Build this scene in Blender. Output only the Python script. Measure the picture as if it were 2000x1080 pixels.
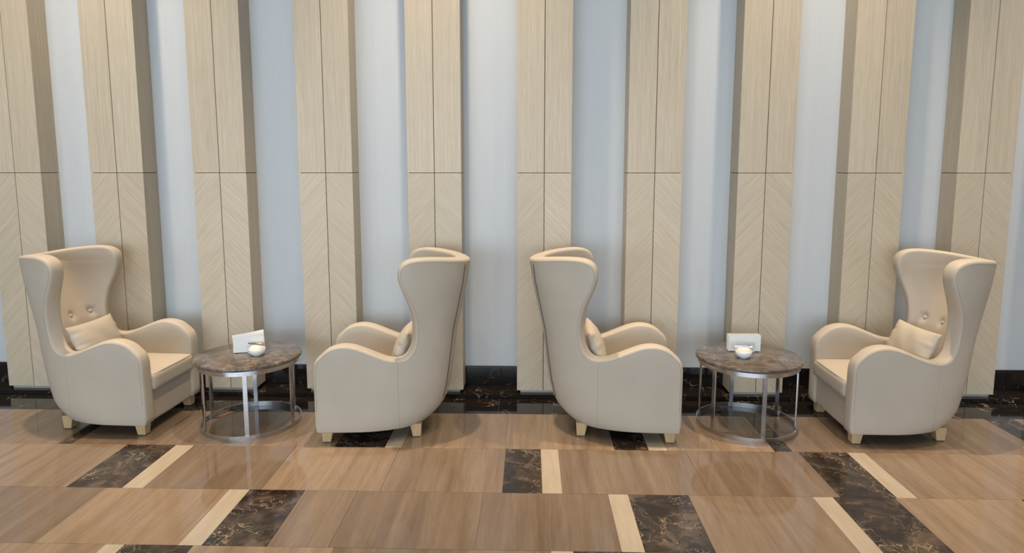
import bpy, bmesh, math, random
from mathutils import Vector, Matrix
from mathutils.bvhtree import BVHTree
random.seed(4)
S = bpy.context.scene
COL = S.collection
for o in list(bpy.data.objects): bpy.data.objects.remove(o)
R = math.radians

# ------------------------------------------------------------------ camera
cam = bpy.data.cameras.new('camera'); camo = bpy.data.objects.new('camera', cam); COL.objects.link(camo)
F_PX, PITCH, YAW, CY = 1278.0, -7.0043, -1.5337, 482.28
cam.sensor_fit = 'HORIZONTAL'; cam.sensor_width = 36.0
cam.lens = F_PX / 2000 * 36.0
cam.shift_y = (CY - 540.0) / 2000.0
camo.location = (0, 0, 1.7)
camo.rotation_euler = (R(90 + PITCH), 0, R(-YAW))
cam.clip_start = 0.05
S.camera = camo
# ------------------------------------------------------------------ light
S.view_settings.view_transform = 'Standard'; S.view_settings.look = 'None'
S.view_settings.gamma = 1.0; S.view_settings.use_curve_mapping = False
S.view_settings.exposure = 0.42
W = bpy.data.worlds.new('world'); S.world = W; W.use_nodes = True
W.node_tree.nodes['Background'].inputs[0].default_value = (0.55, 0.68, 0.9, 1)
W.node_tree.nodes['Background'].inputs[1].default_value = 0.6
CEIL = 5.2
WINY = -4.6
def area(name, loc, rot, sx, sy, power, color):
    l = bpy.data.lights.new(name, 'AREA'); l.shape = 'RECTANGLE'; l.size = sx; l.size_y = sy
    l.energy = power; l.color = color
    o = bpy.data.objects.new(name, l); o.location = loc; o.rotation_euler = rot; COL.objects.link(o); return o
WINDOWS = [(-5.3, 1.9), (-3.1, 1.9), (-0.9, 1.9), (1.3, 1.9), (3.5, 1.9)]     # centre x, width
for i, (wx, ww) in enumerate(WINDOWS):
    area('daylight', (wx, WINY - 0.28, 1.65), (R(90), 0, 0), ww, 2.5, [95, 95, 90, 76, 48][i], (0.73, 0.87, 1.0))
LAMPS = [(x, 4.12) for x in (-3.05, -0.62, 1.85, 4.3)] + [(x, 3.95) for x in (-4.3, -1.83, 0.62, 3.07)] + [(x, 1.6) for x in (-3.6, -1.2, 1.2, 3.6)]
LAMPE = {4.12: 440, 3.95: 110, 1.6: 60}
for x, y in LAMPS:
    l = bpy.data.lights.new('downlight_lamp', 'SPOT'); l.energy = LAMPE[y]; l.color = (1.0, 0.78, 0.55)
    l.spot_size = R(64 if y > 3 else 110); l.spot_blend = 1.0; l.shadow_soft_size = 0.05
    o = bpy.data.objects.new('downlight_lamp', l); o.location = (x, y, CEIL - 0.03); COL.objects.link(o)

# ------------------------------------------------------------------ materials
def nt(name):
    m = bpy.data.materials.new(name); m.use_nodes = True
    t = m.node_tree; b = t.nodes['Principled BSDF']; return m, t, b
def N(t, typ, **kw):
    n = t.nodes.new(typ)
    for k, v in kw.items():
        if k in n.inputs.keys(): n.inputs[k].default_value = v
        else: setattr(n, k, v)
    return n
def ramp(t, fac, stops):
    r = t.nodes.new('ShaderNodeValToRGB'); e = r.color_ramp.elements
    while len(e) < len(stops): e.new(0.5)
    for i, (p, c) in enumerate(stops): e[i].position = p; e[i].color = (*c, 1)
    t.links.new(fac, r.inputs[0]); return r.outputs[0]
def coords(t, scale=(1, 1, 1), rot=(0, 0, 0), rnd=True):
    tc = t.nodes.new('ShaderNodeTexCoord'); mp = t.nodes.new('ShaderNodeMapping')
    mp.inputs['Scale'].default_value = scale; 
    src = tc.outputs['Object']
    if any(rot):
        m0 = t.nodes.new('ShaderNodeMapping'); m0.inputs['Rotation'].default_value = rot
        t.links.new(src, m0.inputs[0]); src = m0.outputs[0]
    t.links.new(src, mp.inputs[0]); out = mp.outputs[0]
    if rnd:
        oi = t.nodes.new('ShaderNodeObjectInfo'); ml = N(t, 'ShaderNodeMath', operation='MULTIPLY'); ml.inputs[1].default_value = 37.0
        t.links.new(oi.outputs['Random'], ml.inputs[0])
        va = N(t, 'ShaderNodeVectorMath', operation='ADD')
        t.links.new(out, va.inputs[0]); t.links.new(ml.outputs[0], va.inputs[1]); out = va.outputs[0]
    return out
def noise(t, vec, scale, detail=4, rough=.55, dist=0):
    n = N(t, 'ShaderNodeTexNoise'); n.inputs['Scale'].default_value = scale; n.inputs['Detail'].default_value = detail
    n.inputs['Roughness'].default_value = rough; n.inputs['Distortion'].default_value = dist
    t.links.new(vec, n.inputs['Vector']); return n.outputs['Fac']
def bump(t, b, h, strength, dist=.002):
    bm = N(t, 'ShaderNodeBump'); bm.inputs['Strength'].default_value = strength; bm.inputs['Distance'].default_value = dist
    t.links.new(h, bm.inputs['Height']); t.links.new(bm.outputs[0], b.inputs['Normal'])
def mixc(t, a, b_, fac, mode='MIX'):
    m = N(t, 'ShaderNodeMix', data_type='RGBA', blend_type=mode)
    for s, v in ((m.inputs[6], a), (m.inputs[7], b_), (m.inputs[0], fac)):
        if hasattr(v, 'links'): t.links.new(v, s)
        else: s.default_value = v if isinstance(v, (int, float)) else (*v, 1)
    return m.outputs[2]
def plain(name, col, rough=.5, metal=0, **kw):
    m, t, b = nt(name); b.inputs['Base Color'].default_value = (*col, 1); b.inputs['Roughness'].default_value = rough
    b.inputs['Metallic'].default_value = metal
    for k, v in kw.items(): b.inputs[k].default_value = v
    return m
def mat_leather():
    m, t, b = nt('beige_leather'); v = coords(t, rnd=False)
    n = noise(t, v, 3, 3)
    c = ramp(t, n, [(.3, (.485, .430, .355)), (.7, (.53, .472, .392))])
    t.links.new(c, b.inputs['Base Color']); b.inputs['Roughness'].default_value = .52
    b.inputs['Specular IOR Level'].default_value = .35
    bump(t, b, noise(t, v, 420, 2), .12, .001); return m
def mat_veneer(name, ang, tint=1.0):
    m, t, b = nt(name)
    v = coords(t, scale=(1, 1, .02), rot=(0, ang, 0))
    n1 = noise(t, v, 330, 3, .6); n2 = noise(t, v, 60, 2)
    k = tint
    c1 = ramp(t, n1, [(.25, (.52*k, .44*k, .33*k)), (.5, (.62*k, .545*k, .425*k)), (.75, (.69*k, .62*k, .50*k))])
    c2 = ramp(t, n2, [(.35, (.92, .91, .89)), (.65, (1, 1, 1))])
    c = mixc(t, c1, c2, 1.0, 'MULTIPLY')
    oi = t.nodes.new('ShaderNodeObjectInfo')
    c3 = ramp(t, oi.outputs['Random'], [(0, (.93, .92, .90)), (1, (1.0, 1.0, 1.0))])
    c = mixc(t, c, c3, 1.0, 'MULTIPLY')
    t.links.new(c, b.inputs['Base Color']); b.inputs['Roughness'].default_value = .42
    bump(t, b, n1, .25, .001); return m
def mat_dark_marble():
    m, t, b = nt('dark_marble'); v = coords(t, scale=(1, 1, 1))
    wn = N(t, 'ShaderNodeTexNoise'); wn.inputs['Scale'].default_value = 3.5; wn.inputs['Detail'].default_value = 5
    t.links.new(v, wn.inputs['Vector'])
    sc = N(t, 'ShaderNodeVectorMath', operation='SCALE'); sc.inputs['Scale'].default_value = .95; t.links.new(wn.outputs['Color'], sc.inputs[0])
    ad = N(t, 'ShaderNodeVectorMath', operation='ADD'); t.links.new(v, ad.inputs[0]); t.links.new(sc.outputs[0], ad.inputs[1])
    vo = N(t, 'ShaderNodeTexVoronoi', feature='DISTANCE_TO_EDGE'); vo.inputs['Scale'].default_value = 8.0
    t.links.new(ad.outputs[0], vo.inputs['Vector'])
    vein = ramp(t, vo.outputs['Distance'], [(0.0, (.95, .95, .95)), (.010, (.35, .35, .35)), (.035, (0, 0, 0))])
    mask = ramp(t, noise(t, v, 5.5, 3), [(.44, (0, 0, 0)), (.60, (1, 1, 1))])
    vm = mixc(t, vein, mask, 1.0, 'MULTIPLY')
    cloud = ramp(t, noise(t, ad.outputs[0], 6, 4), [(.40, (.020, .014, .011)), (.54, (.050, .034, .024)), (.70, (.13, .092, .064))])
    c = mixc(t, cloud, (.50, .38, .27), vm)
    t.links.new(c, b.inputs['Base Color']); b.inputs['Roughness'].default_value = .09; return m
def mat_black_marble():
    m, t, b = nt('black_marble'); v = coords(t)
    wn = N(t, 'ShaderNodeTexNoise'); wn.inputs['Scale'].default_value = 3; wn.inputs['Detail'].default_value = 4; t.links.new(v, wn.inputs['Vector'])
    ad = N(t, 'ShaderNodeVectorMath', operation='ADD'); t.links.new(v, ad.inputs[0]); t.links.new(wn.outputs['Color'], ad.inputs[1])
    vo = N(t, 'ShaderNodeTexVoronoi', feature='DISTANCE_TO_EDGE'); vo.inputs['Scale'].default_value = 5; t.links.new(ad.outputs[0], vo.inputs['Vector'])
    vein = ramp(t, vo.outputs['Distance'], [(0, (.9, .9, .9)), (.025, (0, 0, 0))])
    mask = ramp(t, noise(t, v, 6, 3), [(.52, (0, 0, 0)), (.66, (1, 1, 1))])
    c = mixc(t, (.012, .010, .009), (.42, .33, .25), mixc(t, vein, mask, 1.0, 'MULTIPLY'))
    t.links.new(c, b.inputs['Base Color']); b.inputs['Roughness'].default_value = .07; return m
def mat_tile():
    m, t, b = nt('tan_veined_marble')
    v = coords(t, scale=(1, .06, 1)); n1 = noise(t, v, 14, 5, .55, .5); n2 = noise(t, v, 150, 2)
    c1 = ramp(t, n1, [(.25, (.180, .127, .086)), (.5, (.243, .179, .126)), (.75, (.305, .234, .170))])
    c2 = ramp(t, n2, [(.35, (.92, .90, .88)), (.62, (1.03, 1.03, 1.03))])
    c = mixc(t, c1, c2, 1.0, 'MULTIPLY')
    oi = t.nodes.new('ShaderNodeObjectInfo')
    c3 = ramp(t, oi.outputs['Random'], [(0, (.78, .76, .75)), (.5, (.96, .95, .94)), (1, (1.26, 1.21, 1.14))])
    c = mixc(t, c, c3, 1.0, 'MULTIPLY')
    t.links.new(c, b.inputs['Base Color']); b.inputs['Roughness'].default_value = .07; return m
def mat_strip():
    m, t, b = nt('cream_marble'); v = coords(t, scale=(1, .1, 1))
    c = ramp(t, noise(t, v, 30, 3), [(.3, (.42, .345, .255)), (.7, (.49, .415, .32))])
    t.links.new(c, b.inputs['Base Color']); b.inputs['Roughness'].default_value = .10; return m
def mat_tabletop():
    m, t, b = nt('brown_marble'); v = coords(t)
    wn = N(t, 'ShaderNodeTexNoise'); wn.inputs['Scale'].default_value = 5; wn.inputs['Detail'].default_value = 6; t.links.new(v, wn.inputs['Vector'])
    sc = N(t, 'ShaderNodeVectorMath', operation='SCALE'); sc.inputs['Scale'].default_value = .4; t.links.new(wn.outputs['Color'], sc.inputs[0])
    ad = N(t, 'ShaderNodeVectorMath', operation='ADD'); t.links.new(v, ad.inputs[0]); t.links.new(sc.outputs[0], ad.inputs[1])
    vo = N(t, 'ShaderNodeTexVoronoi', feature='DISTANCE_TO_EDGE'); vo.inputs['Scale'].default_value = 13; t.links.new(ad.outputs[0], vo.inputs['Vector'])
    vein = ramp(t, vo.outputs['Distance'], [(0, (.8, .8, .8)), (.03, (.15, .15, .15)), (.08, (0, 0, 0))])
    mask = ramp(t, noise(t, v, 9, 3), [(.45, (0, 0, 0)), (.65, (1, 1, 1))])
    base = ramp(t, noise(t, ad.outputs[0], 12, 5, .65), [(.34, (.050, .040, .034)), (.50, (.105, .083, .068)), (.70, (.20, .16, .13))])
    c = mixc(t, base, (.42, .33, .26), mixc(t, vein, mask, 1.0, 'MULTIPLY'))
    t.links.new(c, b.inputs['Base Color']); b.inputs['Roughness'].default_value = .10; return m
def mat_wall():
    m, t, b = nt('white_wallcovering'); v = coords(t, scale=(1, 1, .02), rnd=False)
    n = noise(t, v, 160, 2)
    c = ramp(t, n, [(.3, (.595, .635, .665)), (.7, (.625, .665, .695))])
    t.links.new(c, b.inputs['Base Color']); b.inputs['Roughness'].default_value = .55
    bump(t, b, n, .08, .001); return m
def mat_steel():
    m, t, b = nt('brushed_steel'); v = coords(t, scale=(1, 1, 18))
    c = ramp(t, noise(t, v, 12, 2), [(.3, (.50, .51, .53)), (.7, (.62, .63, .65))])
    t.links.new(c, b.inputs['Base Color']); b.inputs['Metallic'].default_value = 1; b.inputs['Roughness'].default_value = .24; return m
def mat_legwood():
    m, t, b = nt('pale_beech'); v = coords(t, scale=(1, 1, .1))
    c = ramp(t, noise(t, v, 60, 3), [(.3, (.50, .345, .175)), (.7, (.61, .44, .24))])
    t.links.new(c, b.inputs['Base Color']); b.inputs['Roughness'].default_value = .4; return m
M = dict(leather=mat_leather(), ven=mat_veneer('oak_veneer_straight', 0), venl=mat_veneer('oak_veneer_rising', R(-43)),
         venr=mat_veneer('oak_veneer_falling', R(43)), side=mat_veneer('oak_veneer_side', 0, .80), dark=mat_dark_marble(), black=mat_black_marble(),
         tile=mat_tile(), strip=mat_strip(), top=mat_tabletop(), wall=mat_wall(), steel=mat_steel(), legw=mat_legwood(),
         grout=plain('grout', (.40, .32, .24), .6), joint=plain('joint_shadow_gap', (.10, .065, .04), .7),
         plinth=plain('plinth_laminate', (.42, .40, .35), .45), ceil=plain('ceiling_paint', (.80, .77, .72), .8),
         paint=plain('plaster', (.68, .64, .58), .7), piping=plain('piping_leather', (.40, .34, .27), .55),
         zip=plain('zip_fastener', (.035, .04, .05), .4), porc=plain('white_porcelain', (.88, .89, .90), .12),
         paper=plain('white_paper', (.90, .90, .89), .8), sugar=plain('cream_sugar', (.72, .68, .60), .7),
         chrome=plain('polished_chrome', (.75, .76, .78), .12, 1), lamp=plain('lamp_trim', (.8, .8, .8), .4),
         acrylic=plain('clear_acrylic', (.93, .96, .98), .06, 0, **{'Transmission Weight': .55, 'IOR': 1.3}),
         foot=plain('black_foot_pad', (.03, .025, .02), .6), edge=plain('pale_edge_band', (.66, .62, .50), .4))

# ------------------------------------------------------------------ helpers
def link(name, me, mat=None, parent=None, loc=(0, 0, 0), smooth=False, kind=None):
    o = bpy.data.objects.new(name, me); COL.objects.link(o)
    if mat and not me.materials: me.materials.append(mat)
    if smooth: me.polygons.foreach_set('use_smooth', [True] * len(me.polygons))
    o.location = loc
    if parent: o.parent = parent
    if kind: o['kind'] = kind
    return o
def from_bm(bm, name='mesh'):
    bmesh.ops.recalc_face_normals(bm, faces=bm.faces)
    me = bpy.data.meshes.new(name); bm.to_mesh(me); bm.free(); return me
def box_bm(x0, x1, y0, y1, z0, z1, bev=0, seg=1):
    bm = bmesh.new(); bmesh.ops.create_cube(bm, size=1)
    for v in bm.verts:
        v.co = Vector((x0 if v.co.x < 0 else x1, y0 if v.co.y < 0 else y1, z0 if v.co.z < 0 else z1))
    if bev: bmesh.ops.bevel(bm, geom=bm.edges[:] , offset=bev, segments=seg, affect='EDGES', profile=.6)
    return bm
def join_bm(bms):
    out = bmesh.new()
    for b in bms:
        me = bpy.data.meshes.new('t'); b.to_mesh(me); b.free(); out.from_mesh(me); bpy.data.meshes.remove(me)
    return out
def empty(name, loc, label, cat, group=None, rz=0):
    o = bpy.data.objects.new(name, None); o.empty_display_size = .1; COL.objects.link(o)
    o.location = loc; o.rotation_euler = (0, 0, rz); tag(o, label, cat, group); return o
def tag(o, label, cat, group=None):
    o['label'] = label; o['category'] = cat
    if group: o['group'] = group
    return o
def tube_bm(pts, r, n=8, closed=False):
    bm = bmesh.new(); P = [Vector(p) for p in pts]; rings = []
    up0 = None
    for i, p in enumerate(P):
        a = P[i - 1] if (i > 0 or closed) else p; b = P[(i + 1) % len(P)] if (i < len(P) - 1 or closed) else p
        d = (b - a).normalized()
        ref = up0 if up0 is not None else (Vector((0, 0, 1)) if abs(d.z) < .9 else Vector((1, 0, 0)))
        x = (ref - d * ref.dot(d)).normalized(); up0 = x; y = d.cross(x)
        rings.append([bm.verts.new(p + (x * math.cos(k * 2 * math.pi / n) + y * math.sin(k * 2 * math.pi / n)) * r) for k in range(n)])
    m = len(rings)
    for i in range(m if closed else m - 1):
        A, B = rings[i], rings[(i + 1) % m]
        for k in range(n): bm.faces.new((A[k], A[(k + 1) % n], B[(k + 1) % n], B[k]))
    if not closed: bm.faces.new(rings[0][::-1]); bm.faces.new(rings[-1])
    return bm
def lathe_bm(prof, n=48, closed=False):
    bm = bmesh.new(); cols = []
    for k in range(n):
        a = 2 * math.pi * k / n
        cols.append([bm.verts.new((r * math.cos(a), r * math.sin(a), z)) for r, z in prof])
    m = len(prof)
    for k in range(n):
        A, B = cols[k], cols[(k + 1) % n]
        for i in range(m if closed else m - 1):
            j = (i + 1) % m
            bm.faces.new((A[i], B[i], B[j], A[j]))
    bmesh.ops.remove_doubles(bm, verts=bm.verts, dist=1e-6)
    return bm
def spline(pts, n):
    """Catmull-Rom through 2-D points, resampled to n points evenly by length"""
    P = [Vector(p) for p in pts]; P = [P[0] * 2 - P[1]] + P + [P[-1] * 2 - P[-2]]; d = []
    for i in range(1, len(P) - 2):
        for k in range(24):
            t = k / 24; a, b, c, e = P[i - 1], P[i], P[i + 1], P[i + 2]
            d.append(.5 * ((2 * b) + (c - a) * t + (2 * a - 5 * b + 4 * c - e) * t * t + (3 * b - a - 3 * c + e) * t ** 3))
    d.append(P[-2]); return resample(d, n)
def resample(d, n):
    L = [0]
    for i in range(1, len(d)): L.append(L[-1] + (d[i] - d[i - 1]).length)
    out = []; j = 0
    for k in range(n):
        s = L[-1] * k / (n - 1)
        while j < len(L) - 2 and L[j + 1] < s: j += 1
        w = (s - L[j]) / max(1e-9, L[j + 1] - L[j]); out.append(d[j].lerp(d[j + 1], min(1, w)))
    return out
def interp(tab, x):
    if x <= tab[0][0]: return tab[0][1]
    for (a, b), (c, d) in zip(tab, tab[1:]):
        if x <= c: return b + (d - b) * (x - a) / (c - a)
    return tab[-1][1]

# ------------------------------------------------------------------ room shell
YC, YW = 4.695, 4.881          # column front plane, wall plane
XL, XR = -7.2, 7.2
floor = link('floor', from_bm(box_bm(XL, XR, WINY, YW + .1, -.12, -.006)), M['grout'], kind='structure')
wall = link('wall_back', from_bm(box_bm(XL, XR, YW, YW + .15, 0, CEIL)), M['wall'], kind='structure')
link('wall_left', from_bm(box_bm(XL - .15, XL, WINY, YW + .15, 0, CEIL)), M['paint'], kind='structure')
link('wall_right', from_bm(box_bm(XR, XR + .15, WINY, YW + .15, 0, CEIL)), M['paint'], kind='structure')
link('ceiling', from_bm(box_bm(XL, XR, WINY - .2, YW + .15, CEIL, CEIL + .12)), M['ceil'], kind='structure')
fw = []
xs = [XL] + sum([[wx - ww / 2, wx + ww / 2] for wx, ww in WINDOWS], []) + [XR]
for a, b in zip(xs[::2], xs[1::2]): fw.append(box_bm(a, b, WINY - .2, WINY, 0, CEIL))
for wx, ww in WINDOWS:
    fw.append(box_bm(wx - ww / 2, wx + ww / 2, WINY - .2, WINY, 0, .4)); fw.append(box_bm(wx - ww / 2, wx + ww / 2, WINY - .2, WINY, 2.9, CEIL))
link('wall_front', from_bm(join_bm(fw)), M['paint'], kind='structure')
for i, (wx, ww) in enumerate(WINDOWS):
    fr = [box_bm(wx - ww / 2, wx + ww / 2, WINY - .12, WINY - .06, z0, z1) for z0, z1 in ((.4, .46), (2.84, 2.9), (2.1, 2.15))]
    fr += [box_bm(x0, x0 + .05, WINY - .12, WINY - .06, .46, 2.84) for x0 in (wx - ww / 2, wx - .025, wx + ww / 2 - .05)]
    link('window_%d' % (i + 1), from_bm(join_bm(fr)), M['lamp'], kind='structure')

# ledge and baseboard of black marble
ledge = link('trim_1', from_bm(box_bm(XL, XR, 4.654, YW, -.006, .018)), M['black'], kind='structure')
x = -6.9 + .1
_mc = {}
def slab(w, d, h, bev=.0012):
    k = (round(w, 4), round(d, 4), round(h, 4))
    if k not in _mc:
        _mc[k] = {}
    return k
def piece(name, x0, x1, y0, y1, z0, z1, mat, parent, gap=.0012, bev=.0015):
    w, d, h = x1 - x0 - 2 * gap, y1 - y0 - 2 * gap, z1 - z0
    k = (round(w, 4), round(d, 4), round(h, 4), mat.name)
    if k not in _mc: 
        me = from_bm(box_bm(-w / 2, w / 2, -d / 2, d / 2, -h / 2, h / 2, min(bev, h / 4))); me.materials.append(mat); _mc[k] = me
    return link(name, _mc[k], None, parent, ((x0 + x1) / 2, (y0 + y1) / 2, (z0 + z1) / 2))
bb = link('baseboard_back', from_bm(box_bm(XL, XR, YW - .006, YW, .03, .178)), M['joint'], kind='structure')
bx = [-6.55 + .6335 * i for i in range(-1, 23)]
for a, b in zip(bx, bx[1:]):
    a2, b2 = max(a, XL), min(b, XR)
    piece('ledge_slab', a2, b2, 4.65, YW - .001, .004, .031, M['black'], ledge, bev=.0004)
    piece('marble_panel', a2, b2, YW - .02, YW - .005, .032, .181, M['black'], bb)

# ------------------------------------------------------------------ floor tiles
ROWS = [(4.353, 4.649), (3.790, 4.353), (3.250, 3.790), (2.7326, 3.250), (2.19, 2.7326), (1.65, 2.19), (1.11, 1.65), (.57, 1.11), (.03, .57)]
def lay(row, items):
    y0, y1 = ROWS[row]
    for x0, x1, k in items:
        x0, x1 = max(x0, XL), min(x1, XR)
        if x1 - x0 < .02: continue
        nm, mt = {'t': ('floor_tile', M['tile']), 'd': ('dark_marble_tile', M['dark']), 'w': ('cream_marble_strip', M['strip']), 'k': ('black_marble_tile', M['black'])}[k]
        piece(nm, x0, x1, y0, y1, -.012, 0, mt, floor, gap=.0008, bev=.0004)
lay(0, [(a, b, 'k') for a, b in zip(bx, bx[1:])])
def row(marks, joints):
    """marks: accents (x0, x1, kind); joints: extra tile joints; the rest is tan tile split near .65"""
    its = list(marks); cuts = sorted(set([XL, XR] + [m[0] for m in marks] + [m[1] for m in marks] + joints))
    for a, b in zip(cuts, cuts[1:]):
        if any(abs(m[0] - a) < 1e-6 for m in marks): continue
        n = max(1, round((b - a) / .66)) 
        if b - a > .9:
            for i in range(n): its.append((a + (b - a) * i / n, a + (b - a) * (i + 1) / n, 't'))
        else: its.append((a, b, 't'))
    return its
lay(1, row([(-5.4, -5.1, 'd'), (-5.1, -5.0, 'w'), (-2.912, -2.825, 'd'), (-1.186, -.879, 'd'), (-.879, -.776, 'w'), (.52, .725, 'd'), (.725, .837, 'w'), (1.480, 1.585, 'd'), (3.09, 3.28, 'd'), (4.9, 5.2, 'd'), (5.2, 5.3, 'w')],
           [-3.56, -2.25, -1.72, -.141, 1.16, 2.25, 2.5]))
lay(2, row([(-4.3, -4.0, 'd'), (-4.0, -3.9, 'w'), (-2.471, -2.169, 'd'), (-2.169, -2.055, 'w'), (-.139, .072, 'd'), (.072, .178, 'w'), (1.617, 1.903, 'd'), (1.903, 2.009, 'w'), (3.9, 4.2, 'd'), (4.2, 4.3, 'w')],
           [-3.12, -1.42, -.785, .944, 2.66, 3.3]))
lay(3, row([(-4.6, -4.5, 'w'), (-4.5, -4.2, 'd'), (-1.588, -1.478, 'w'), (-1.478, -1.181, 'd'), (.414, .519, 'w'), (.519, .831, 'd'), (1.471, 1.575, 'w'), (1.575, 1.889, 'd'), (2.532, 2.84, 'd')],
           [-2.92, -2.255, -.901, -.238, 3.5]))
lay(4, row([(-1.919, -1.829, 'w'), (-1.829, -1.515, 'd'), (.1, .2, 'w'), (.2, .5, 'd'), (2.6, 2.7, 'w'), (2.7, 3.0, 'd'), (-4.2, -4.1, 'w'), (-4.1, -3.8, 'd')], [-3.2, -2.56, -.87, -.3, 1.14, 1.8]))
for r_, off in ((5, -.5), (6, .35), (7, -.9), (8, .6)):
    mk = []
    for k in range(-3, 4): mk += [(off + 2.1 * k, off + 2.1 * k + .3, 'd'), (off + 2.1 * k + .3, off + 2.1 * k + .4, 'w')]
    mk = [m for m in mk if m[0] > XL + .2 and m[1] < XR - .2]
    lay(r_, row(mk, []))
rest = piece('floor_tile', XL, XR, WINY, .03, -.012, 0, M['tile'], floor)

# ------------------------------------------------------------------ pilasters
ZS, ZB, ZT = 1.654, .050, CEIL
CX = {0: -4.51, 1: -3.7482, 2: -2.9921, 3: -2.2378, 4: -1.466, 5: -.6821, 6: .1046, 7: .8875, 8: 1.6664, 9: 2.4332, 10: 3.1892, 11: 3.95}
CW = .387
PL = {0: 'veneer pilaster beyond the far left armchair, outside the left edge',
      1: 'leftmost oak veneer pilaster in view, rising behind the back of the far left armchair',
      2: 'oak veneer pilaster rising above the buttoned back and arm of the far left armchair',
      3: 'oak veneer pilaster standing just behind the left round table and its napkins',
      4: 'oak veneer pilaster between the left round table and the left-facing centre armchair',
      5: 'oak veneer pilaster directly behind the high back of the left-facing centre armchair',
      6: 'oak veneer pilaster directly behind the high back of the right-facing centre armchair',
      7: 'oak veneer pilaster behind the arm tips of the right-facing centre armchair',
      8: 'oak veneer pilaster standing just behind the right round table and its upright napkins',
      9: 'oak veneer pilaster rising behind the arm and left side of the far right armchair',
      10: 'rightmost oak veneer pilaster in view, behind the tall back of the far right armchair',
      11: 'veneer pilaster beyond the far right armchair, outside the right edge'}
g = .0022
def vpanel(x0, x1, z0, z1, y0, y1, key):
    k = ('p', round(x1 - x0, 4), round(z1 - z0, 4), round(y1 - y0, 4), key)
    if k not in _mc:
        w, d, h = (x1 - x0) / 2, (y1 - y0) / 2, (z1 - z0) / 2
        me = from_bm(box_bm(-w, w, -d, d, -h, h, .0012)); me.materials.append(M[key]); _mc[k] = me
    return _mc[k], ((x0 + x1) / 2, (y0 + y1) / 2, (z0 + z1) / 2)
for i, cx in CX.items():
    p = empty('pilaster', (cx, YC, 0), PL[i], 'pilaster', 'oak veneer pilasters along the wall')
    h = CW / 2
    link('core', from_bm(box_bm(-h + .010, h - .010, .010, YW - YC, ZB + .004, ZT)), M['joint'], p)
    link('plinth', from_bm(box_bm(-h + .025, h - .025, .012, .09, .0315, ZB + .004)), M['plinth'], p)
    for (a, b, kz) in ((-h, -g, 'L'), (g, h, 'R')):
        me, lc = vpanel(a, b, ZS + g, ZT, 0, .0095, 'ven'); link('upper_panel', me, None, p, lc)
        me, lc = vpanel(a, b, ZB, ZS - g, 0, .0095, 'venl' if kz == 'L' else 'venr'); link('lower_panel', me, None, p, lc)
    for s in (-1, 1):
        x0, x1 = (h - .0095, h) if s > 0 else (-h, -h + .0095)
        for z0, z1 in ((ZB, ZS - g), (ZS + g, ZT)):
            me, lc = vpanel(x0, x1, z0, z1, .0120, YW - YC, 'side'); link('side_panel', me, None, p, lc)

# ------------------------------------------------------------------ armchair
BUL = .018; TH = .098
UR = [(.06, .615), (.085, .665), (.12, .705), (.16, .742), (.20, .768), (.26, .787), (.33, .803), (.5, .827), (.66, .848), (.81, .880), (.97, .915), (1.15, .942)]
def halfw(z): return interp([(.07, .318), (.5, .326), (1.15, .318)], z)
def wid(u, z):
    ur = interp(UR, z); us = ur - .44
    w0 = halfw(z) + .004 - .010 * max(0, u)
    fz = min(1, max(0, (z - .60) / .40)); fu = min(1, max(0, (.80 - u) / .28)); w0 += .024 * fz * fz * (3 - 2 * fz) * fu * fu * (3 - 2 * fu)
    if u <= us: return w0
    q = min(1, (u - us) / .44); e = interp([(.1, 2.5), (.25, 2.15), (.5, 2.1), (1.1, 2.02)], z); return w0 * max(0, 1 - q ** e) ** (1 / e)
def plan(z, uf, lam, _c={}):
    """point on the outer plan curve at height z, lam of the way (by length) from u=uf to the middle of the back"""
    k = (round(z, 4), round(uf, 4))
    if k not in _c:
        ur = interp(UR, z); pts = []
        for i in range(61):
            u = uf + (ur - uf) * math.sin(math.pi / 2 * i / 60); pts.append(Vector((u, wid(u, z))))
        _c[k] = resample(pts, 101)
    P = _c[k]; f = lam * 100; i = min(99, int(f)); return P[i].lerp(P[i + 1], f - i)
# side contour (u back from the front, z up), traced once in real size
CONT_ARM = [(-.013, .47), (-.001, .525), (.036, .566), (.078, .600), (.130, .619), (.185, .624), (.245, .614), (.31, .590), (.375, .563), (.44, .540), (.50, .529)]
CONT_WING = [(.50, .529), (.545, .537), (.580, .568), (.602, .620), (.610, .690), (.607, .760), (.595, .825), (.572, .885), (.545, .945), (.524, 1.00), (.514, 1.05), (.522, 1.092), (.548, 1.124), (.592, 1.143), (.65, 1.150)]
A = spline(CONT_ARM, 26); B = spline(CONT_WING, 40); CT = A + B[1:]
def inset(C, b):
    out = []
    for i in range(len(C)):
        t = (C[min(i + 1, len(C) - 1)] - C[max(i - 1, 0)]).normalized()
        out.append(C[i] + Vector((t.y, -t.x)) * b)          # right of travel = into the sheet
    return out
CI = inset(CT, BUL); NA = 26
armC, wingC = CI[:NA], CI[NA - 1:]
Z0 = .082; NR = 12; NC = 26
MIRR = {}
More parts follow.
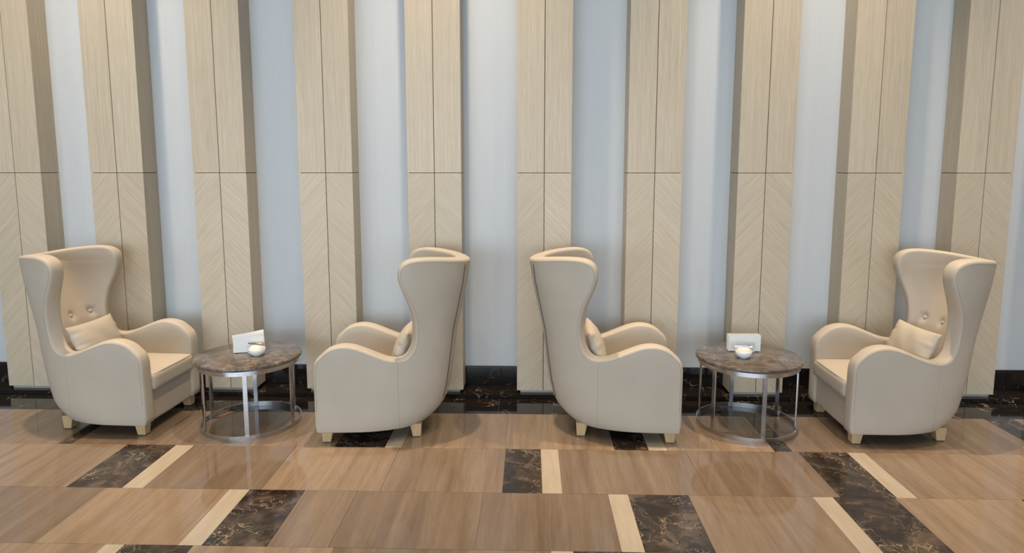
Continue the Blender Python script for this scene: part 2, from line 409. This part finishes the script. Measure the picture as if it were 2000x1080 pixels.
def shell_grid():
    V = []; idx = {}
    def add(key, p): idx[key] = len(V); V.append(p)
    # arm columns
    for j in range(NA):
        u, zt = armC[j]
        for i in range(NR + 1):
            z = Z0 + (zt - Z0) * i / NR; add(('a', j, i), Vector((u, wid(u, z), z)))
    nW = len(wingC); zs = armC[-1].y
    rows = []
    for i in range(NR + nW):
        if i <= NR: uf = armC[-1].x; zf = Z0 + (zs - Z0) * i / NR; zr = zf
        else:
            k = i - NR; uf, zf = wingC[k]; zr = zs + (1.098 - zs) * (k / (nW - 1)) ** .95
        rows.append((uf, zf, zr))
    for i, (uf, zf, zr) in enumerate(rows):
        for j in range(NC + 1):
            lam = j / NC
            if i <= NR and j == 0: idx[('w', i, 0)] = idx[('a', NA - 1, i)]; continue
            z = zf + (zr - zf) * (lam * lam * (3 - 2 * lam)); p = plan(z, uf, lam); add(('w', i, j), Vector((p.x, p.y if j < NC else 0, z)))
    Fc = []
    for j in range(NA - 1):
        for i in range(NR): Fc.append((idx['a', j, i], idx['a', j + 1, i], idx['a', j + 1, i + 1], idx['a', j, i + 1]))
    n = len(rows)
    for i in range(n - 1):
        for j in range(NC): Fc.append((idx['w', i, j], idx['w', i, j + 1], idx['w', i + 1, j + 1], idx['w', i + 1, j]))
    # mirror half
    mid = {idx['w', i, NC] for i in range(n)}; mp = {}
    for a in range(len(V)):
        if a in mid: mp[a] = a
        else: mp[a] = len(V); V.append(Vector((V[a].x, -V[a].y, V[a].z)))
    Fc += [tuple(mp[q] for q in f[::-1]) for f in Fc]
    rim = [idx['a', 0, i] for i in range(NR + 1)] + [idx['a', j, NR] for j in range(1, NA)] + [idx['w', i, 0] for i in range(NR + 1, n)] + [idx['w', n - 1, j] for j in range(1, NC + 1)]
    rimfull = rim + [mp[q] for q in rim[:-1][::-1]]
    bot = [idx['a', j, 0] for j in range(NA)] + [idx['w', 0, j] for j in range(1, NC + 1)]; botfull = bot + [mp[q] for q in bot[:-1][::-1]]
    MIRR.update({a: (b,) for a, b in mp.items() if a != b})
    return V, Fc, rimfull, botfull, idx, n
V, FC, RIM, BOT, IDX, NROW = shell_grid()
def normals(V, Fc):
    n = [Vector((0, 0, 0)) for _ in V]
    for f in Fc:
        c = (V[f[2]] - V[f[0]]).cross(V[f[3]] - V[f[1]])
        for q in f: n[q] += c
    return [x.normalized() for x in n]
NV = normals(V, FC)
if NV[IDX['a', 5, 5]].y < 0: NV = [-x for x in NV]
for _k, _q in IDX.items():                              # analytic normals on the arms, where columns crowd
    if _k[0] == 'a' and _k[1] < NA - 1:
        u_, z_ = V[_q].x, V[_q].z; d_ = .004
        n_ = Vector((-(wid(u_ + d_, z_) - wid(u_ - d_, z_)) / (2 * d_), 1, -(wid(u_, z_ + d_) - wid(u_, z_ - d_)) / (2 * d_))).normalized()
        NV[_q] = n_
        for _m in MIRR.get(_q, ()): NV[_m] = Vector((n_.x, -n_.y, n_.z))
def loc(p): return Vector((-p.x, p.y, p.z))           # u runs back from the front edge; local +x is forward
def shell_mesh():
    bm = bmesh.new()
    O = [bm.verts.new(loc(p)) for p in V]; I = []
    for p, n in zip(V, NV):
        q = p - n * TH
        I.append(bm.verts.new(loc(q)))
    for f in FC: bm.faces.new([O[q] for q in f]); bm.faces.new([I[q] for q in f[::-1]])
    # rounded cap round the whole boundary
    loop = RIM + BOT[::-1][1:-1]; L = len(loop); K = 8
    qa = loop[5]; ESGN = 1 if ((V[loop[6]] - V[loop[4]]).cross(NV[qa])).x < 0 else -1
    caps = []
    for i, q in enumerate(loop):
        t = V[loop[(i + 1) % L]] - V[loop[i - 1]]; e = t.cross(NV[q]).normalized()
        isb = q in BOTS
        if i == 0: e0s = None
        e = ESGN * e
        b = .012 if isb else BUL
        colm = [O[q]]
        for k in range(1, K):
            a = math.pi * k / K; s = math.copysign(abs(math.cos(a)) ** .7, math.cos(a))
            colm.append(bm.verts.new(loc(V[q] - NV[q] * TH * (1 - s) / 2 + e * b * math.sin(a) ** .6)))
        colm.append(I[q]); caps.append(colm)
    for i in range(L):
        a, b = caps[i], caps[(i + 1) % L]
        for k in range(K): bm.faces.new((a[k], b[k], b[k + 1], a[k + 1]))
    return from_bm(bm, 'shell')
BOTS = set(BOT)
CEN = {}
for f in FC:
    c = sum((V[q] for q in f), Vector()) / 4
    for q in f: CEN.setdefault(q, []).append(c)
CEN = {k: sum(v, Vector()) / len(v) for k, v in CEN.items()}
def soft_box(x0, x1, y0, y1, z0, z1, r, crown=0, n=10):
    bm = box_bm(x0, x1, y0, y1, z0, z1)
    bmesh.ops.subdivide_edges(bm, edges=bm.edges[:], cuts=n, use_grid_fill=True)
    cx, cy, cz = (x0 + x1) / 2, (y0 + y1) / 2, (z0 + z1) / 2; hx, hy, hz = (x1 - x0) / 2, (y1 - y0) / 2, (z1 - z0) / 2
    for v in bm.verts:
        d = Vector((v.co.x - cx, v.co.y - cy, v.co.z - cz))
        # bunch grid lines towards edges, then round
        for k, h in enumerate((hx, hy, hz)):
            s = d[k] / h; d[k] = math.copysign(1 - max(0.0, 1 - abs(s)) ** 1.6, s) * h
        core = Vector([max(-h + r, min(h - r, d[k])) for k, h in enumerate((hx, hy, hz))]); e = d - core
        if e.length > 1e-9:
            m = max(abs(e.x), abs(e.y), abs(e.z)); e = e.normalized() * m
        d = core + e
        f = max(0, 1 - (d.x / hx) ** 2) * max(0, 1 - (d.y / hy) ** 2); d.z += crown * f * (1 if d.z > 0 else 0)
        v.co = Vector((cx, cy, cz)) + d
    return bm
UB = [(.36, .575), (.5, .605), (.68, .660), (.85, .730), (1.0, .795), (1.10, .838)]
BUT = [(-.158, .704), (0, .704), (.158, .704)]
def ub(y, z):
    u = interp(UB, z) - .045 * abs(y / .22) ** 3
    for by, bz in BUT: u += .017 * math.exp(-((y - by) ** 2 + (z - bz) ** 2) / .0006)
    return u
def smin(a, b, k):
    h = max(0, min(1, .5 + .5 * (b - a) / k)); return b + (a - b) * h - k * h * (1 - h)
WF = sorted([(p.y, p.x) for p in wingC])
def back_mesh():
    """padded inner back: flows out of the inside of the shell, thicker towards the seat, tufted at the buttons"""
    bm = bmesh.new(); ny, nz = 30, 56; G = []; H = []
    for i in range(nz + 1):
        z = .36 + (1.104 - .36) * i / nz
        uf = max(.40, interp(WF, z) + .028) if z > .545 else .44 + .16 * max(0, (z - .40)) / .145
        if z <= .545: uf = min(uf, interp(WF, .545) + .028)
        ra, rb = [], []
        for j in range(2 * ny + 1):
            lam = j / ny if j <= ny else 2 - j / ny; sg = 1 if j <= ny else -1
            a, q, b = plan(z, uf, max(0, lam - .01)), plan(z, uf, lam), plan(z, uf, min(1, lam + .01))
            t = (b - a).normalized(); n = Vector((-t.y, t.x));
            if n.y < -1e-6 or (abs(n.y) <= 1e-6 and n.x < 0): n = -n
            if lam > .995: n = Vector((1, 0)); q = Vector((q.x, 0))
            p = q - n * TH; bk = q - n * TH * .55
            if p.y < 0: p.y = 0
            u = smin(ub(p.y, z), p.x, .05) - .0015
            fd = max(0, 1 - min(j, 2 * ny - j) / 4, (i - nz + 5) / 5); fd = fd * fd * (3 - 2 * fd)
            pn = p + n * .004; u = u + (pn.x - u) * fd; p = Vector((p.x, p.y + (pn.y - p.y) * fd))
            for by, bz in BUT: u += (.010 if by else 0) * math.exp(-((sg * p.y - by) ** 2 + (z - bz) ** 2) / .0006)
            y = p.y + (.02 if j in (0, 2 * ny) else 0)
            ra.append(bm.verts.new(loc(Vector((u, sg * y, z))))); rb.append(bm.verts.new(loc(Vector((max(bk.x, u + .006), sg * max(0, bk.y), z)))))
        G.append(ra); H.append(rb)
    m = 2 * ny
    for i in range(nz):
        for j in range(m):
            bm.faces.new((G[i][j], G[i][j + 1], G[i + 1][j + 1], G[i + 1][j])); bm.faces.new((H[i][j], H[i + 1][j], H[i + 1][j + 1], H[i][j + 1]))
    for j in range(m):
        bm.faces.new((G[0][j], H[0][j], H[0][j + 1], G[0][j + 1])); bm.faces.new((G[nz][j], G[nz][j + 1], H[nz][j + 1], H[nz][j]))
    for i in range(nz):
        bm.faces.new((G[i][0], G[i + 1][0], H[i + 1][0], H[i][0])); bm.faces.new((G[i][m], H[i][m], H[i + 1][m], G[i + 1][m]))
    return from_bm(bm, 'backrest')
def surf_line(path, r, lift=.0):
    return from_bm(tube_bm([loc(V[q] + NV[q] * lift) for q in path], r, 6), 'line')
def leg_bm(sx, sy, u, y):
    bm = bmesh.new(); t, b = .036, .0255; zt, zb = .088, .0
    cx, cy = -u, y
    top = [(cx - t, cy - t), (cx + t, cy - t), (cx + t, cy + t), (cx - t, cy + t)]
    bx_, by_ = cx + sx * (t - b) * .7, cy + sy * (t - b) * .7
    bot = [(bx_ - b, by_ - b), (bx_ + b, by_ - b), (bx_ + b, by_ + b), (bx_ - b, by_ + b)]
    Vt = [bm.verts.new((*p, zt)) for p in top]; Vb = [bm.verts.new((*p, .004)) for p in bot]
    bm.faces.new(Vt); bm.faces.new(Vb[::-1])
    for k in range(4): bm.faces.new((Vb[k], Vb[(k + 1) % 4], Vt[(k + 1) % 4], Vt[k]))
    bmesh.ops.bevel(bm, geom=bm.edges[:], offset=.002, segments=1, affect='EDGES'); return bm, (bx_, by_, b)
def make_chair():
    c = empty('wing_armchair', (0, 0, 0), '', 'armchair')
    link('upholstered_shell', shell_mesh(), M['leather'], c, smooth=True)
    bo = link('backrest', back_mesh(), M['leather'], c, smooth=True)
    bvh = BVHTree.FromPolygons([v.co for v in bo.data.vertices], [tuple(p.vertices) for p in bo.data.polygons])
    link('seat_cushion', from_bm(soft_box(-.64, .028, -.238, .238, .270, .392, .034, .012)), M['leather'], c, smooth=True)
    link('front_panel', from_bm(soft_box(-.09, -.008, -.25, .25, .072, .268, .012)), M['leather'], c, smooth=True)
    bp = bmesh.new(); vs = []
    for y in (1, -1):
        L_ = [(u, wid(u, .10) - .045) for u in (.03, .1, .2, .3, .38, .45, .52, .57, .61)]
        for u, w in (L_ if y > 0 else L_[::-1]): vs.append(bp.verts.new((-u, y * w, .078)))
    f = bp.faces.new(vs); e = bmesh.ops.extrude_face_region(bp, geom=[f]); bmesh.ops.translate(bp, vec=(0, 0, .19), verts=[v for v in e['geom'] if isinstance(v, bmesh.types.BMVert)])
    link('base_frame', from_bm(bp), M['zip'], c)
    seat_pts = [(-.20, .2), (0, 0)]
    # seat piping round the top front edge of the cushion
    link('seat_piping', from_bm(tube_bm([(-.30, .2310, .384), (-.05, .2310, .382), (.000, .228, .382), (.016, .214, .383), (.021, .10, .386), (.021, -.10, .386), (.016, -.214, .383), (.000, -.228, .382), (-.05, -.2310, .382), (-.30, -.2310, .384)], .0022, 6)), M['piping'], c, smooth=True)
    for by, bz in BUT:
        bm = bmesh.new(); bmesh.ops.create_uvsphere(bm, u_segments=14, v_segments=8, radius=.0135)
        for v in bm.verts: v.co.x *= .55
        hit, nrm, _i, _d = bvh.ray_cast(Vector((0, by, bz)), Vector((-1, 0, 0)))
        if hit is None: hit, nrm = Vector((-ub(by, bz), by, bz)), Vector((1, 0, 0))
        if nrm.x < 0: nrm = -nrm
        b_ = link('button', from_bm(bm), M['leather'], c, hit + nrm * .003, smooth=True); b_.rotation_euler = nrm.to_track_quat('X', 'Z').to_euler()
    nA = [IDX['a', 0, i] for i in range(4, NR + 1)] + [IDX['a', j, NR] for j in range(1, NA)] + [IDX['w', i, 0] for i in range(NR + 1, NROW)] + [IDX['w', NROW - 1, j] for j in range(1, NC + 1)]
    half = [loc(V[q] + NV[q] * .0002) for q in nA]
    full = half + [Vector((p.x, -p.y, p.z)) for p in half[:-1][::-1]]
    link('rim_piping', from_bm(tube_bm(full, .0014, 6)), M['piping'], c, smooth=True)
    for s in (1, -1):
        line = [loc(V[IDX['a', NA - 1, i]] + NV[IDX['a', NA - 1, i]] * -.0008) for i in range(0, NR + 1)]
        link('side_seam', from_bm(tube_bm([(p.x, s * p.y, p.z) for p in line], .0016, 6)), M['piping'], c, smooth=True)
        line = []
        for k in range(25):
            z = .22 + (1.085 - .22) * k / 24; ur = interp(UR, z); lo, hi = ur - .3, ur
            for _ in range(30):
                mu = (lo + hi) / 2
                if wid(mu, z) > .108: lo = mu
                else: hi = mu
            line.append(loc(Vector((lo + .0005, .108, z))))
        link('back_zip', from_bm(tube_bm([(p.x, s * p.y, p.z) for p in line], .003, 6)), M['zip'], c, smooth=True)
    for (u, y, sx) in ((.055, .255, 1), (.055, -.255, 1), (.590, .185, -1), (.590, -.185, -1)):
        bm, (bx_, by_, b) = leg_bm(sx * .9, 1 if y > 0 else -1, u, y)
        l = link('leg', from_bm(bm), M['legw'], c)
        link('foot_pad', from_bm(box_bm(bx_ - b * .9, bx_ + b * .9, by_ - b * .9, by_ + b * .9, 0, .0045)), M['foot'], l)
    return c
def copy_tree(o, parent=None):
    c = o.copy(); COL.objects.link(c)
    if parent: c.parent = parent
    for ch in [x for x in bpy.data.objects if x.parent == o]: copy_tree(ch, c)
    return c
CH = [(-2.405, 4.21, -2.2, 'beige leather wing armchair at far left, facing right toward the left table, inner back visible'),
      (-1.316, 4.135, 183, 'beige wing armchair left of centre facing left, dark zip visible down its back edge'),
      (.935, 4.18, -2.5, 'beige wing armchair right of centre facing right, cushion edge showing behind its wing'),
      (1.975, 4.20, 178.8, 'beige wing armchair at far right facing left toward the right table, two buttons visible')]
proto = make_chair()
for i, (x, y, a, lb) in enumerate(CH):
    c = proto if i == 0 else copy_tree(proto)
    c.location = (x, y, 0); c.rotation_euler = (0, 0, R(a)); c['label'] = lb; c['group'] = 'beige wing armchairs along the wall'

# ------------------------------------------------------------------ pillows
def pillow_mesh(w, h, t, seed):
    rnd = random.Random(seed); bm = bmesh.new(); n, m = 40, 26; G = {}
    ph = [rnd.uniform(0, 6.28) for _ in range(8)]
    for s in (1, -1):
        for i in range(n + 1):
            for j in range(m + 1):
                if s < 0 and (i in (0, n) or j in (0, m)): G[s, i, j] = G[1, i, j]; continue
                a, b = 2 * i / n - 1, 2 * j / m - 1
                pin = 1 - .07 * (1 - a * a) ** 1 * abs(b) ** 2; pin2 = 1 - .05 * (1 - b * b) * abs(a) ** 2
                th = t / 2 * (max(0, 1 - abs(a) ** 2.6) ** .55) * (max(0, 1 - abs(b) ** 2.3) ** .55)
                edge = (1 - abs(a)) * 4
                wr = .0040 * math.sin(b * 11 + a * 3 + ph[0]) * math.exp(-edge * 1.2) + .0022 * math.sin(b * 21 + ph[1]) * math.exp(-edge) + .0025 * math.sin((a + b * .6) * 8 + ph[2]) * (1 - abs(a))
                wr *= min(1, th / .012)
                G[s, i, j] = bm.verts.new((s * (th + wr), a * w / 2 * pin2, b * h / 2 * pin))
        for i in range(n):
            for j in range(m):
                f = (G[s, i, j], G[s, i + 1, j], G[s, i + 1, j + 1], G[s, i, j + 1]); bm.faces.new(f if s > 0 else f[::-1])
    return from_bm(bm, 'pillow'), G
def add_pillow(name, pos, yaw, lean, roll, lb, seed, face):
    me, _ = pillow_mesh(.430, .275, .110, seed)
    o = link(name, me, M['leather'], None, smooth=True)
    tag(o, lb, 'pillow', 'lumbar pillows on the armchairs')
    # local x = face normal
    o.matrix_world = Matrix.Translation(pos) @ Matrix.Rotation(R(yaw), 4, 'Z') @ Matrix.Rotation(R(face * 0), 4, 'Z') @ Matrix.Rotation(R(-lean), 4, 'Y') @ Matrix.Rotation(R(roll), 4, 'X')
    return o
# seat top .40 ; back surface at u about .62
PW = [(0, .505, 0, .546, 0, 22, 0, 'beige lumbar pillow on the far left armchair, upright with creased near end', 1),
      (1, .500, 0, .546, 0, 22, 0, 'lumbar pillow mostly hidden behind the wing of the left-facing centre armchair', 2),
      (2, .500, 0, .546, 0, 22, 0, 'lumbar pillow peeking out from the right-facing centre armchair', 3),
      (3, .488, .0, .551, 4, 23, 0, 'beige lumbar pillow leaning askew on the far right armchair', 4)]
for ci, u, y, z, yaw, lean, roll, lb, sd in PW:
    cx_, cy_, ca = CH[ci][:3]; p_ = Matrix.Rotation(R(ca), 4, 'Z') @ Vector((-u, y, 0))
    add_pillow('lumbar_pillow', (cx_ + p_.x, cy_ + p_.y, z), ca + yaw, lean, roll, lb, sd, 1)

# ------------------------------------------------------------------ round tables
ZTOP = .470
def make_table(x, y, ang0, label):
    t = empty('round_table', (x, y, 0), label, 'table', 'round marble coffee tables')
    rt, h = .336, .024
    link('marble_top', from_bm(lathe_bm([(0, ZTOP - h), (rt - .006, ZTOP - h), (rt - .001, ZTOP - h + .004), (rt, ZTOP - h + .008), (rt, ZTOP - .006), (rt - .002, ZTOP - .002), (rt - .006, ZTOP), (0, ZTOP)], 96)), M['top'], t, smooth=False)
    def band(z0, z1, ro, ri):
        return lathe_bm([(ro, z0), (ro, z1), (ri, z1), (ri, z0)], 96, True)
    link('top_ring', from_bm(band(ZTOP - h - .030, ZTOP - h - .0005, .319, .311)), M['steel'], t, smooth=False)
    link('base_ring', from_bm(band(0, .030, .319, .311)), M['steel'], t, smooth=False)
    for k in range(6):
        a = R(ang0 + 60 * k)
        l = link('leg', from_bm(box_bm(-.0045, .0045, -.0135, .0135, .001, ZTOP - h - .002, .0008)), M['steel'], t, (.3062 * math.cos(a), .3062 * math.sin(a), 0))
        l.rotation_euler = (0, 0, a)
    for ch in t.children:
        if ch.name.startswith(('top_ring', 'base_ring', 'marble_top')):
            me = ch.data
            me.polygons.foreach_set('use_smooth', [True] * len(me.polygons))
            try: me.set_sharp_from_angle(angle=R(35))
            except Exception: pass
    return t
T1 = (-1.855, 4.165); T2 = (1.443, 4.225)
make_table(*T1, -12, 'round brown marble coffee table on steel rings beside the far left armchair')
make_table(*T2, 31, 'round brown marble coffee table on steel rings beside the far right armchair')

# ------------------------------------------------------------------ things on the tables
def bowl_set(x, y, where, tong_ang):
    z = ZTOP
    b = empty('sugar_bowl', (x, y, z), 'small white porcelain bowl of sugar on the %s' % where, 'bowl', 'white sugar bowls')
    prof = [(0, .002), (.022, .002), (.024, 0), (.027, 0), (.029, .004), (.043, .013), (.0505, .024), (.0525, .034), (.0528, .047), (.0515, .0482), (.0502, .047), (.0498, .034), (.046, .023), (.030, .010), (0, .008)]
    link('bowl', from_bm(lathe_bm(prof, 48)), M['porc'], b, smooth=True)
    bm = lathe_bm([(0, .030), (.0480, .032), (.0498, .046), (.046, .054), (.036, .063), (.022, .0690), (0, .0715)], 40)
    for v in bm.verts:
        if v.co.z > .045: v.co.z += .0014 * math.sin(v.co.x * 260) * math.cos(v.co.y * 230)
    link('sugar', from_bm(bm), M['sugar'], b, smooth=True, kind='stuff')
    # tongs lie across the sugar
    tg = empty('sugar_tongs', (x, y, z + .0718), 'chrome sugar tongs lying across the bowl on the %s' % where, 'tongs', 'chrome sugar tongs', R(tong_ang))
    for s in (1, -1):
        bm = bmesh.new(); P = [(-.062, 0), (-.060, .006), (-.045, .009), (-.01, .0095), (.03, .011), (.046, .013)]
        rows = []
        for k, (px, py) in enumerate(P):
            hh = .0035 if k < 5 else .006
            rows.append([bm.verts.new((px, s * py - .0008, .004 - hh)), bm.verts.new((px, s * py + .0008, .004 - hh)), bm.verts.new((px, s * py + .0008, .004 + hh)), bm.verts.new((px, s * py - .0008, .004 + hh))])
        for a, c in zip(rows, rows[1:]):
            for k in range(4): bm.faces.new((a[k], a[(k + 1) % 4], c[(k + 1) % 4], c[k]))
        bm.faces.new(rows[0][::-1]); bm.faces.new(rows[-1])
        arm = link('arm', from_bm(bm), M['chrome'], tg)
        cl = join_bm([box_bm(.044, .056, s * .013 - .0012, s * .013 + .0012, zz, zz + .0028, .0004) for zz in (-.003, .0025, .008)] + [box_bm(.054, .0575, s * .009 - .004, s * .009 + .004, -.003, .0108, .0008)])
        link('claw', from_bm(cl), M['chrome'], arm)
    hinge = bmesh.new(); bmesh.ops.create_uvsphere(hinge, u_segments=12, v_segments=8, radius=.0055)
    link('hinge', from_bm(hinge), M['chrome'], tg, (-.0615, 0, .004), smooth=True)
def holder(x, y, ang, where, plate_x):
    h = empty('napkin_holder', (x, y, ZTOP), 'clear acrylic napkin holder on the %s' % where, 'napkin holder', 'acrylic napkin holders', R(ang))
    link('base', from_bm(box_bm(plate_x - .028, plate_x + .028, -.044, .044, 0, .004, .001)), M['acrylic'], h)
    for s in (-1, 1):
        link('side_plate', from_bm(box_bm(plate_x - .026, plate_x + .026, s * .042 - .002, s * .042 + .002, .004, .068, .0009)), M['acrylic'], h)
    return h
def napkin_mesh(w, hh, sag):
    bm = bmesh.new(); n = 10; t = .0011; A_, B_ = [], []
    for i in range(n + 1):
        for j in (0, 1, 2, 3):
            xx = w * (i / n - .5); zz = hh * j / 3; yy = sag * (i / n) ** 2 * (j / 3)
            A_.append(bm.verts.new((xx, yy - t, zz))); B_.append(bm.verts.new((xx, yy + t * (1 if j < 3 else .2), zz)))
    def q(L_, i, j): return L_[i * 4 + j]
    for i in range(n):
        for j in range(3):
            bm.faces.new((q(A_, i, j), q(A_, i + 1, j), q(A_, i + 1, j + 1), q(A_, i, j + 1))); bm.faces.new((q(B_, i, j), q(B_, i, j + 1), q(B_, i + 1, j + 1), q(B_, i + 1, j)))
        bm.faces.new((q(A_, i, 0), q(B_, i, 0), q(B_, i + 1, 0), q(A_, i + 1, 0))); bm.faces.new((q(A_, i, 3), q(A_, i + 1, 3), q(B_, i + 1, 3), q(B_, i, 3)))
    for j in range(3):
        bm.faces.new((q(A_, 0, j), q(A_, 0, j + 1), q(B_, 0, j + 1), q(B_, 0, j))); bm.faces.new((q(A_, n, j), q(B_, n, j), q(B_, n, j + 1), q(A_, n, j + 1)))
    return from_bm(bm, 'napkin')
def napkins(x, y, ang, fan, cnt, label, group, wid_):
    for k in range(cnt):
        f = k / (cnt - 1)
        o = link('paper_napkin', napkin_mesh(wid_, .108, fan * (f - .3) * .06), M['paper'])
        tag(o, label, 'napkin', group)
        o.matrix_world = Matrix.Translation((x, y, ZTOP + .0048 + wid_ / 2 * math.sin(R(fan * 5.5 * f)))) @ Matrix.Rotation(R(ang), 4, 'Z') @ Matrix.Translation((0, (f - .5) * .044, 0)) @ Matrix.Rotation(R(fan * (-5.5 * f)), 4, 'Y') @ Matrix.Rotation(R((f - .5) * -5 * (.3 + fan * .6)), 4, 'X')
bowl_set(-1.785, 4.135, 'left table', -14)
holder(-1.870, 4.215, 18, 'left table', .02)
napkins(-1.870, 4.215, 18, 1.0, 9, 'white folded paper napkin fanned out upright on the left table', 'napkins fanned on the left table', .195)
bowl_set(1.390, 4.165, 'right table', -3)
holder(1.43, 4.325, 0, 'right table', .045)
napkins(1.440, 4.325, 0, 0.0, 9, 'white folded paper napkin standing in a straight pack on the right table', 'napkins standing on the right table', .212)

# ------------------------------------------------------------------ ceiling downlights
for i, (x, y) in enumerate(LAMPS):
    d = empty('downlight', (x, y, CEIL), 'recessed ceiling downlight with a white ring, ' + ['over the far left armchair', 'over the left-facing centre armchair', 'over the right table', 'beyond the far right armchair', 'left of the far left armchair', 'over the left table', 'over the right-facing centre armchair', 'over the far right armchair', 'at the far left of the front row', 'second from left in the front row', 'third from left in the front row', 'at the far right of the front row'][i], 'ceiling light', 'recessed ceiling downlights')
    link('trim_ring', from_bm(lathe_bm([(.055, -.001), (.075, -.001), (.075, -.006), (.055, -.010)], 32, True)), M['lamp'], d, smooth=True)
